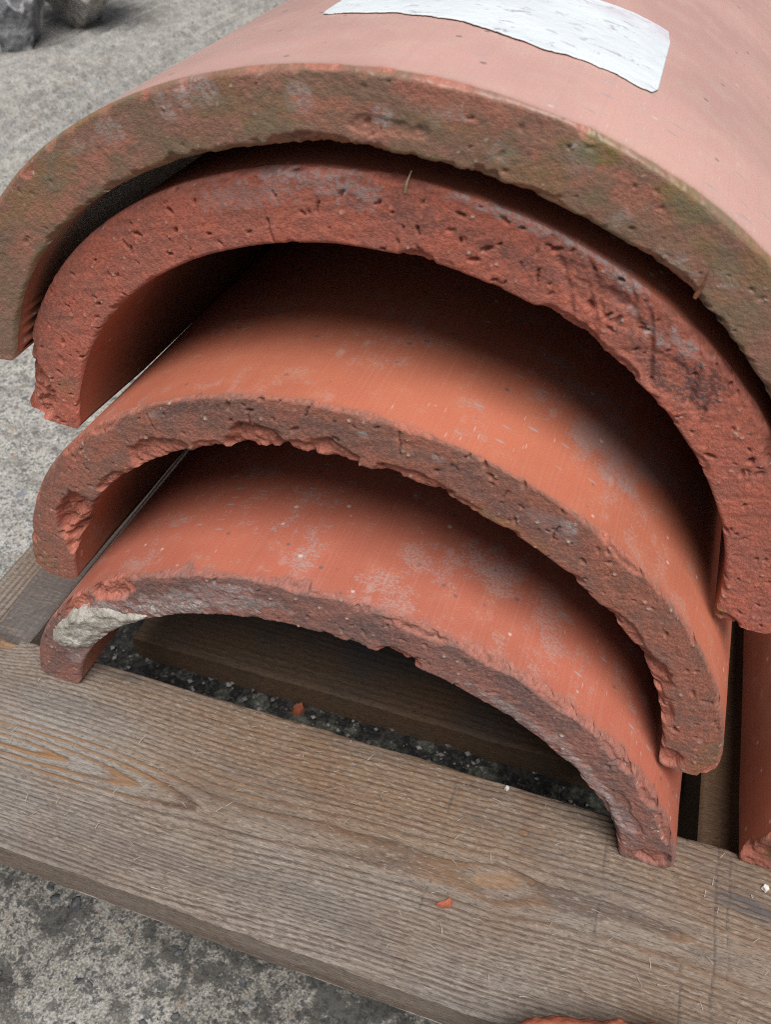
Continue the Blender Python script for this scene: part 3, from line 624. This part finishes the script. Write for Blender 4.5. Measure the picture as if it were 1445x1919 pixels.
# mortar lump stuck to the end of the lowest tile (part of it)
def mat_mortar():
    s = NT('mortar'); g = s.n('ShaderNodeTexCoord').outputs['Object']
    n1 = s.noise(g, 140, 5, .65); n2 = s.noise(g, 900, 4, .65)
    c = s.mix(s.mapr(n1, .35, .65), (.33, .30, .255), (.45, .425, .38)); c = s.mix(s.math('MULTIPLY', s.mapr(n2, .5, .66), .6), c, (.22, .19, .15))
    c = s.mix(s.math('MULTIPLY', s.mapr(n1, .6, .7), .4), c, (.42, .27, .21))
    return s.fin(c, .92, s.bump(s.math('ADD', n2, s.math('MULTIPLY', n1, .5)), .8, .0012), .2)
MM = mat_mortar()
def patch(tile, obj, name, poly, height, mat, seed, res=.0007):
    poly = np.array(poly, float); ps = poly[:, 0] * tile.S; pu = poly[:, 1] * tile.t
    s_ = np.arange(ps.min() - .003, ps.max() + .003, res); u_ = np.arange(max(.0003, pu.min() - .002), min(tile.t - .0002, pu.max() + .002), res)
    Sg, Ug = np.meshgrid(s_, u_)
    inside = np.zeros_like(Sg, bool); dist = np.full_like(Sg, 9.)
    n = len(ps)
    for i in range(n):
        x1, y1, x2, y2 = ps[i], pu[i], ps[(i + 1) % n], pu[(i + 1) % n]
        c = ((y1 > Ug) != (y2 > Ug)) & (Sg < (x2 - x1) * (Ug - y1) / (y2 - y1 + 1e-12) + x1); inside ^= c
        tt = np.clip(((Sg - x1) * (x2 - x1) + (Ug - y1) * (y2 - y1)) / ((x2 - x1) ** 2 + (y2 - y1) ** 2 + 1e-12), 0, 1)
        dist = np.minimum(dist, np.hypot(Sg - x1 - tt * (x2 - x1), Ug - y1 - tt * (y2 - y1)))
    sdv = np.where(inside, dist, -dist) + .0011 * fbm(Sg * 260, Ug * 260, seed=seed, o=3)
    k = np.clip(sdv / .0032, -1, 1)
    hgt = height * np.sign(k) * np.abs(k) ** .6 * (.8 + .45 * fbm(Sg * 150, Ug * 330, seed=seed + 1, o=4)) + .0004 * fbm(Sg * 700, Ug * 900, seed=seed + 2, o=2)
    hgt = np.where(sdv < -.0012, -.004, np.where(sdv < 0, -.0015, hgt))
    x, z = tile.pt(Sg / tile.S, Ug / tile.t)
    V = np.stack([x, -hgt + .0004, z], -1).reshape(-1, 3)
    q = grid_faces(*Sg.shape); keep = (sdv.ravel()[q] > -.0024).any(1)
    q = q[keep]; used = np.unique(q); mp = np.full(Sg.size, -1); mp[used] = np.arange(len(used))
    return build(name, V[used], mp[q], mat, parent=obj)
m1_ = patch(T1, t1, 'mortar', [(.0826, .77), (.1196, .84), (.1546, .78), (.1921, .68), (.2134, .57), (.2300, .30), (.2600, .10), (.252, .0), (.2107, .0), (.1942, .0), (.1677, .02), (.1128, .0), (.1033, .16), (.0842, .46)], .0036, MM, 11)
m1_['label'] = 'beige lump of old mortar'
patch(T1, t1, 'mortar', [(.262, .10), (.275, .32), (.300, .30), (.320, .45), (.335, .52), (.348, .36), (.355, .15), (.34, .05), (.30, .06)], .0008, MM, 14)

# torn white sticker on the top tile (part of it)
def mat_sticker():
    s = NT('white_sticker'); p = s.attr('suv', 'Vector')
    n1 = s.noise(s.scale(p, (110, 170, 1)), 1.0, 4, .7, .6); n2 = s.noise(p, 45, 5, .65); n3 = s.noise(p, 500, 3)
    c = s.mix(s.mapr(n2, .3, .7), (.59, .625, .64), (.53, .565, .585))
    d = s.math('MULTIPLY', s.mapr(n1, .57, .64), s.mapr(n3, .3, .55))
    c = s.mix(s.math('MULTIPLY', d, .75), c, (.30, .29, .33))
    e = s.attr('edge', 'Fac'); c = s.mix(s.math('MULTIPLY', e, s.mapr(n2, .35, .6)), c, (.50, .46, .50))
    return s.fin(c, .55, s.bump(n2, .5, .003), .4)
ns_, nr_ = 260, 60
sg_ = np.linspace(.4285, .6955, ns_); kk = np.linspace(0, 1, nr_)
ylow = np.interp(sg_, [.4285, .4305, .4500, .4707, .5176, .5454, .5545, .5802, .6077, .6239, .6436, .662, .6809, .692, .6955], [.064, .0590, .0562, .0556, .0534, .0539, .0519, .0483, .0443, .0470, .0480, .0482, .0480, .0488, .0540])
ylow = ylow + .0016 * fbm(sg_ * 60, 1.0, seed=7, o=6, g=.7) + .0012 * np.clip(vnoise(sg_ * 45, 5.0, seed=6), 0, 1) ** 2
yhi = np.interp(sg_, [.4285, .60, .66, .6913, .6955], [.1150, .1150, .1184, .1177, .105]) + .0005 * fbm(sg_ * 60, 3.0, seed=8)
Y_ = ylow[None] + (yhi - ylow)[None] * kk[:, None]; S_ = np.broadcast_to(sg_, Y_.shape)
xo, zo = T4.pt(sg_, np.ones(ns_)); an = np.arctan2(zo - T4.L, xo)
lift = .00062 + .00012 * fbm(S_ * 90, Y_ * 120, seed=9, o=3)
ed = np.zeros((nr_ + 1, ns_))
Xs = xo[None] + lift * np.cos(an)[None]; Zs = zo[None] + lift * np.sin(an)[None]
top_ = np.stack([Xs, Y_, Zs], -1).reshape(-1, 3); bot_ = top_ - np.stack([np.broadcast_to(.0003 * np.cos(an), Y_.shape), 0 * Y_, np.broadcast_to(.0003 * np.sin(an), Y_.shape)], -1).reshape(-1, 3)
qf = grid_faces(nr_, ns_)
i0 = np.arange(ns_ - 1); N_ = nr_ * ns_
rim = [np.stack([i0, i0 + N_, i0 + 1 + N_, i0 + 1], 1)]
jr = np.arange(nr_ - 1) * ns_
rim.append(np.stack([jr + ns_ - 1, jr + ns_ - 1 + N_, jr + 2 * ns_ - 1 + N_, jr + 2 * ns_ - 1], 1)); rim.append(np.stack([jr, jr + ns_, jr + ns_ + N_, jr + N_], 1))
edge_ = sstep(.100, .112, Y_) * sstep(.60, .64, S_)
st_ = build('sticker', np.r_[top_, bot_], np.concatenate([qf, qf[:, ::-1] + N_] + rim), mat_sticker(), parent=t4,
            attrs={'suv': ('FLOAT_VECTOR', np.tile(np.stack([S_ * T4.S, Y_, 0 * Y_], -1).reshape(-1, 3), (2, 1))), 'edge': ('FLOAT', np.tile(edge_.ravel(), 2))})
st_['label'] = 'torn white paper sticker with dirt smears'

# neighbouring stack: only its lowest tile shows
T5 = Tile([0.1500 + .1518, -0.0268, 0.0004, 0.022, -0.004, 0.88, 0.0, 0.0, 0.150], seed=6, ns=420, nu=26, corner=(.004, .004))
T5.base(rough=.0004); T5.chip(.0, .9, .018, .020, .0040, fresh=.7, ragged=.35); T5.rim_chips(30, 1, fresh=.6); T5.pits(60); T5.bevel()
T5.stain('moss', .03, .4, .006, .006, .7)
t5 = T5.mesh('ridge_tile', terracotta('terracotta_neighbour', skin=(.36, .115, .062), face=(.30, .10, .065), face2=(.22, .085, .058), film=.2, off=(5.7, 4.3, 0)))
tag(t5, 'terracotta tile of the neighbouring stack, cut off by the right edge of the photo', 'tile')

# ------------------------------------------------------------------ loose bits
def shard(name, pts, h, loc, rot, mat, seed, sub=2, rough=.25):
    bm = bmesh.new()
    v0 = [bm.verts.new((x, y, 0)) for x, y in pts]; v1 = [bm.verts.new((x * .78, y * .78, h)) for x, y in pts]
    bm.faces.new(v0[::-1]); bm.faces.new(v1)
    n = len(pts)
    for i in range(n): bm.faces.new((v0[i], v0[(i + 1) % n], v1[(i + 1) % n], v1[i]))
    bmesh.ops.triangulate(bm, faces=bm.faces[:])
    bmesh.ops.subdivide_edges(bm, edges=bm.edges[:], cuts=sub, use_grid_fill=True)
    sz = max(abs(c) for p in pts for c in p)
    for v in bm.verts:
        k = rough * sz * float(fbm(v.co.x / sz * 2, v.co.y / sz * 2, v.co.z / sz * 2, seed=seed, o=2))
        v.co.x += k; v.co.y += k * .7; v.co.z = max(0, v.co.z + k * .5)
    me = bpy.data.meshes.new(name); bm.to_mesh(me); bm.free(); me.materials.append(mat)
    o = bpy.data.objects.new(name, me); COL.objects.link(o); o.location = loc; o.rotation_euler = rot
    return o
def simple(name, c1, c2, sc=400, rough=.9):
    s = NT(name); g = s.n('ShaderNodeTexCoord').outputs['Object']; n = s.noise(g, sc, 4, .65)
    return s.fin(s.mix(s.mapr(n, .35, .65), c1, c2), rough, s.bump(n, .6, .001), .3)
MF = simple('fresh_terracotta', (.36, .105, .055), (.25, .075, .042))
MWT = simple('pale_grit', (.62, .60, .56), (.45, .43, .40))
ch = shard('terracotta_chip', [(-.0040, -.0012), (.0, -.0018), (.0030, -.0013), (.0036, .0010), (.0030, .0024), (.0014, .0012), (-.0018, .0004)], .0013, (.0429, -.0803, .0003), (0, 0, .25), MF, 3)
tag(ch, 'small orange terracotta chip lying on the front board', 'chip')
ch = shard('terracotta_chip', [(-.0036, -.0022), (.001, -.0034), (.0036, -.001), (.0030, .0026), (-.001, .0032), (-.0036, .0014)], .0035, (-.0665, .0305, GZ + .001), (0, 0, .6), MF, 5)
tag(ch, 'rounded orange terracotta chip on the ground behind the front board', 'chip')
for lab, p, sz in (('pale grey grit grain at the back edge of the front board', (.0563, -.0236, .0002), .0012), ('pale grit grain on the board beside the neighbouring tile', (.1634, -.0334, .0002), .0016)):
    g_ = shard('grit_grain', [(-sz, -sz * .6), (sz * .3, -sz), (sz, -sz * .1), (sz * .5, sz * .8), (-sz * .6, sz * .7)], sz * 1.1, p, (0, 0, 1), MWT, 8)
    tag(g_, lab, 'grit')

# broken tile piece resting on the front board, cut by the lower frame edge
nx, nyf = 150, 60
fx = np.linspace(.068, .150, nx); kf = np.linspace(0, 1, nyf)
yb = np.interp(fx, [.068, .0796, .0929, .110, .1222, .135, .150], [-.1270, -.1165, -.1105, -.1070, -.1032, -.1022, -.1045]) + .0006 + .0016 * fbm(fx * 90, 0.5, seed=101, o=4)
yf = -.146 + .004 * fbm(fx * 30, 2.0, seed=102, o=3)
FY = yf[None] + (yb - yf)[None] * kf[:, None]; FX = np.broadcast_to(fx, FY.shape)
ztop = .0190 + .0005 * fbm(FX * 60, FY * 60, seed=103, o=3) - .003 * np.clip(1 - (yb[None] - FY) / .004, 0, 1) ** 2 * (1 + fbm(FX * 200, FY * 200, seed=104, o=3))
Vt = np.stack([FX, FY, ztop], -1).reshape(-1, 3); Vb = np.stack([FX, FY - .002 * 0, np.full_like(FX, .0009)], -1).reshape(-1, 3)
Nn = nx * nyf; a_ = np.arange(nx - 1); j_ = np.arange(nyf - 1) * nx
sides = [np.stack([a_ + 1, a_, a_ + Nn, a_ + 1 + Nn], 1), np.stack([a_ + (nyf - 1) * nx, a_ + 1 + (nyf - 1) * nx, a_ + 1 + (nyf - 1) * nx + Nn, a_ + (nyf - 1) * nx + Nn], 1),
         np.stack([j_, j_ + nx, j_ + nx + Nn, j_ + Nn], 1), np.stack([j_ + 2 * nx - 1, j_ + nx - 1, j_ + nx - 1 + Nn, j_ + 2 * nx - 1 + Nn], 1)]
qf = grid_faces(nyf, nx)
fo = build('tile_fragment', np.r_[Vt, Vb], np.concatenate([qf, qf[:, ::-1] + Nn] + sides), MF)
tag(fo, 'broken orange terracotta piece at the bottom edge of the photo', 'tile fragment')

# dry needle and straws
def blade(name, pts, r, mat, label, cat):
    bm = bmesh.new(); ringv = []
    for i, p in enumerate(pts):
        rr = r * (1 - .75 * i / (len(pts) - 1)); ringv.append([bm.verts.new((p[0] + rr * math.cos(a), p[1] + rr * .5 * math.sin(a), p[2] + rr * math.sin(a))) for a in np.linspace(0, 2 * math.pi, 6)[:-1]])
    for a, b in zip(ringv, ringv[1:]):
        for i in range(5): bm.faces.new((a[i], a[(i + 1) % 5], b[(i + 1) % 5], b[i]))
    bm.faces.new(ringv[0][::-1]); bm.faces.new(ringv[-1])
    me = bpy.data.meshes.new(name); bm.to_mesh(me); bm.free(); me.materials.append(mat)
    o = bpy.data.objects.new(name, me); COL.objects.link(o); return tag(o, label, cat)
MST = simple('dry_straw', (.45, .36, .22), (.30, .22, .13), 200)
MND = simple('brown_needle', (.13, .055, .03), (.20, .08, .04), 200)
def on_face(t, g, u, dy=-.0006):
    x, z = t.pt(np.array([g]), np.array([u])); return t.matrix() @ Vector((float(x[0]), dy, float(z[0])))
pa = on_face(T4, .7935, .06, -.0010); pb_ = on_face(T4, .779, .42, -.0012)
blade('dry_needle', [pa, pa.lerp(pb_, .5) + Vector((.0004, -.0003, 0)), pb_], .0007, MND, 'short brown dry needle stuck to the right end face of the top tile', 'needle')
pa = on_face(T3, .495, .86, -.0002); blade('straw_piece', [pa, pa + Vector((.0006, -.0008, .003)), pa + Vector((.0018, -.0010, .0062))], .0005, MST, 'tiny dry straw sticking up from the rim of the third tile', 'straw')

# ------------------------------------------------------------------ stones behind
def mat_stone(name, a, b, vein):
    s = NT(name); g = s.n('ShaderNodeTexCoord').outputs['Object']
    n1 = s.noise(g, 9, 6, .65); n2 = s.noise(g, 45, 6, .7); n3 = s.noise(g, 200, 4, .65)
    c = s.mix(s.mapr(n1, .38, .62), a, b); c = s.mix(s.math('MULTIPLY', s.mapr(n2, .5, .65), .7), c, tuple(v * .45 for v in a))
    v = s.math('ABSOLUTE', s.math('SUBTRACT', s.noise(s.scale(g, (9, 9, 3)), 1.0, 5, .6, .8), .5))
    c = s.mix(s.math('MULTIPLY', s.mapr(v, .008, .03, 1, 0), vein), c, (.62, .62, .63))
    return s.fin(c, .6, s.bump(s.math('ADD', n2, s.math('MULTIPLY', n3, .4)), .8, .012), .5)
def stone(name, loc, size, seed, mat, label):
    bm = bmesh.new(); bmesh.ops.create_icosphere(bm, subdivisions=6, radius=1.0)
    rg = np.random.default_rng(seed)
    P_ = np.array([v.co[:] for v in bm.verts])
    pl = rg.normal(size=(16, 3)); pl /= np.linalg.norm(pl, axis=1)[:, None]; dd = rg.uniform(.60, .82, 16)
    dots = P_ @ pl.T; tt = np.where(dots > .05, dd / np.maximum(dots, .05), 9).min(1); tt = np.minimum(tt, 1.05)
    P_ = P_ * tt[:, None]
    P_ *= (1 + .085 * fbm(P_[:, 0] * 3, P_[:, 1] * 3, P_[:, 2] * 3, seed=seed, o=5, g=.6) + .035 * fbm(P_[:, 0] * 14, P_[:, 1] * 16, P_[:, 2] * 16, seed=seed + 1, o=3))[:, None]
    P_ = (P_ - (P_.max(0) + P_.min(0)) / 2) / ((P_.max(0) - P_.min(0)) / 2) * np.array(size)[None]
    P_[:, 2] -= P_[:, 2].min()
    for v, q in zip(bm.verts, P_): v.co = q
    for f in bm.faces: f.smooth = True
    me = bpy.data.meshes.new(name); bm.to_mesh(me); bm.free(); me.materials.append(mat)
    o = bpy.data.objects.new(name, me); COL.objects.link(o); o.location = loc
    return tag(o, label, 'stone')
stone('rough_stone', (-1.045, 1.085, GZ - .020), (.125, .085, .13), 17, mat_stone('grey_stone', (.17, .175, .19), (.38, .385, .405), 1.0), 'jagged blue-grey stone with a white vein in the top left corner')
stone('rough_stone', (-.985, 1.270, GZ - .020), (.135, .11, .14), 23, mat_stone('brown_stone', (.33, .31, .28), (.54, .50, .45), .5), 'brownish grey stone behind the veined stone, right of it')

# loose grit on the ground under the stack: nobody could count it
rg = np.random.default_rng(5)
Vv, Ff = [], []
oct_ = np.array([(1, 0, 0), (-1, 0, 0), (0, 1, 0), (0, -1, 0), (0, 0, 1), (0, 0, -1)], float)
of = np.array([(0, 2, 4), (2, 1, 4), (1, 3, 4), (3, 0, 4), (2, 0, 5), (1, 2, 5), (3, 1, 5), (0, 3, 5)])
for i in range(900):
    gx_, gy_ = rg.uniform(-.19, .14), rg.uniform(-.03, .036); sz = .0004 + .0016 * rg.uniform() ** 3
    Vv.append(oct_ * rg.uniform(.6, 1.3, (6, 3)) * sz + np.array([gx_, gy_, GZ + sz * .4 + .0012])); Ff.append(of + 6 * i)
MG = simple('mixed_grit', (.10, .095, .09), (.36, .34, .32), 90)
gr = build('loose_grit', np.concatenate(Vv), np.concatenate(Ff), MG, smooth=False)
tag(gr, 'dark loose grit on the ground in the gap behind the front board', 'grit', kind='stuff')
# lifted wood fibres on the front board
Vv, Ff = [], []; n = 0
for i in range(150):
    fx_, fy_ = rg.uniform(-.2, .17), rg.uniform(PY0 + .003, PY1 - .003); a = rg.normal(0, .5) + (1.2 if rg.uniform() < .3 else 0); L_ = rg.uniform(.0012, .0042); wd_ = rg.uniform(.00008, .00018)
    d = np.array([math.cos(a), math.sin(a), 0]); nrm_ = np.array([-d[1], d[0], 0]); b0_ = np.array([fx_, fy_, -GZ + .0003])
    for t_, zz in ((0, 0), (.4, .0005), (.75, .0008), (1, .0006)):
        for sg2 in (-1, 1): Vv.append(b0_ + d * L_ * t_ + nrm_ * wd_ * sg2 * (1 - .6 * t_) + np.array([0, 0, zz]))
    for k in range(3): Ff.append([n + 2 * k, n + 2 * k + 1, n + 2 * k + 3, n + 2 * k + 2])
    n += 8
fb = build('lifted_fibres', np.array(Vv), np.array(Ff), simple('wood_fibre', (.42, .39, .34), (.30, .25, .19), 300), parent=pal)
fb['kind'] = 'stuff'

# dark aggregate stones bedded in the concrete in front of the board
bm = bmesh.new(); bmesh.ops.create_icosphere(bm, subdivisions=2, radius=1.0); bm.verts.ensure_lookup_table()
iv = np.array([v.co[:] for v in bm.verts]); itr = np.array([[v.index for v in f.verts] for f in bm.faces]); bm.free()
Vv, Ff = [], []
for i in range(260):
    sz = .0006 + .0026 * rg.uniform() ** 3.0
    gx_, gy_ = rg.uniform(-.26, .12), rg.uniform(-.24, -.085); a = rg.uniform(0, 3.14)
    q = iv * (1 + .55 * vnoise(iv[:, 0] * 1.6 + i, iv[:, 1] * 1.6, iv[:, 2] * 1.6, seed=6))[:, None] * np.array([1, rg.uniform(.45, .9), .16]) * sz
    q = np.stack([q[:, 0] * math.cos(a) - q[:, 1] * math.sin(a), q[:, 0] * math.sin(a) + q[:, 1] * math.cos(a), q[:, 2]], -1)
    zz = Zg[np.abs(gyy - gy_).argmin(), np.abs(gx - gx_).argmin()]
    Vv.append(q + np.array([gx_, gy_, zz - .03 * sz])); Ff.append(itr + len(iv) * i)
ag = build('bedded_aggregate', np.concatenate(Vv), np.concatenate(Ff), simple('dark_aggregate', (.030, .031, .034), (.10, .10, .102), 300, .9))
tag(ag, 'small dark aggregate stones bedded in the concrete before the board', 'aggregate', kind='stuff')
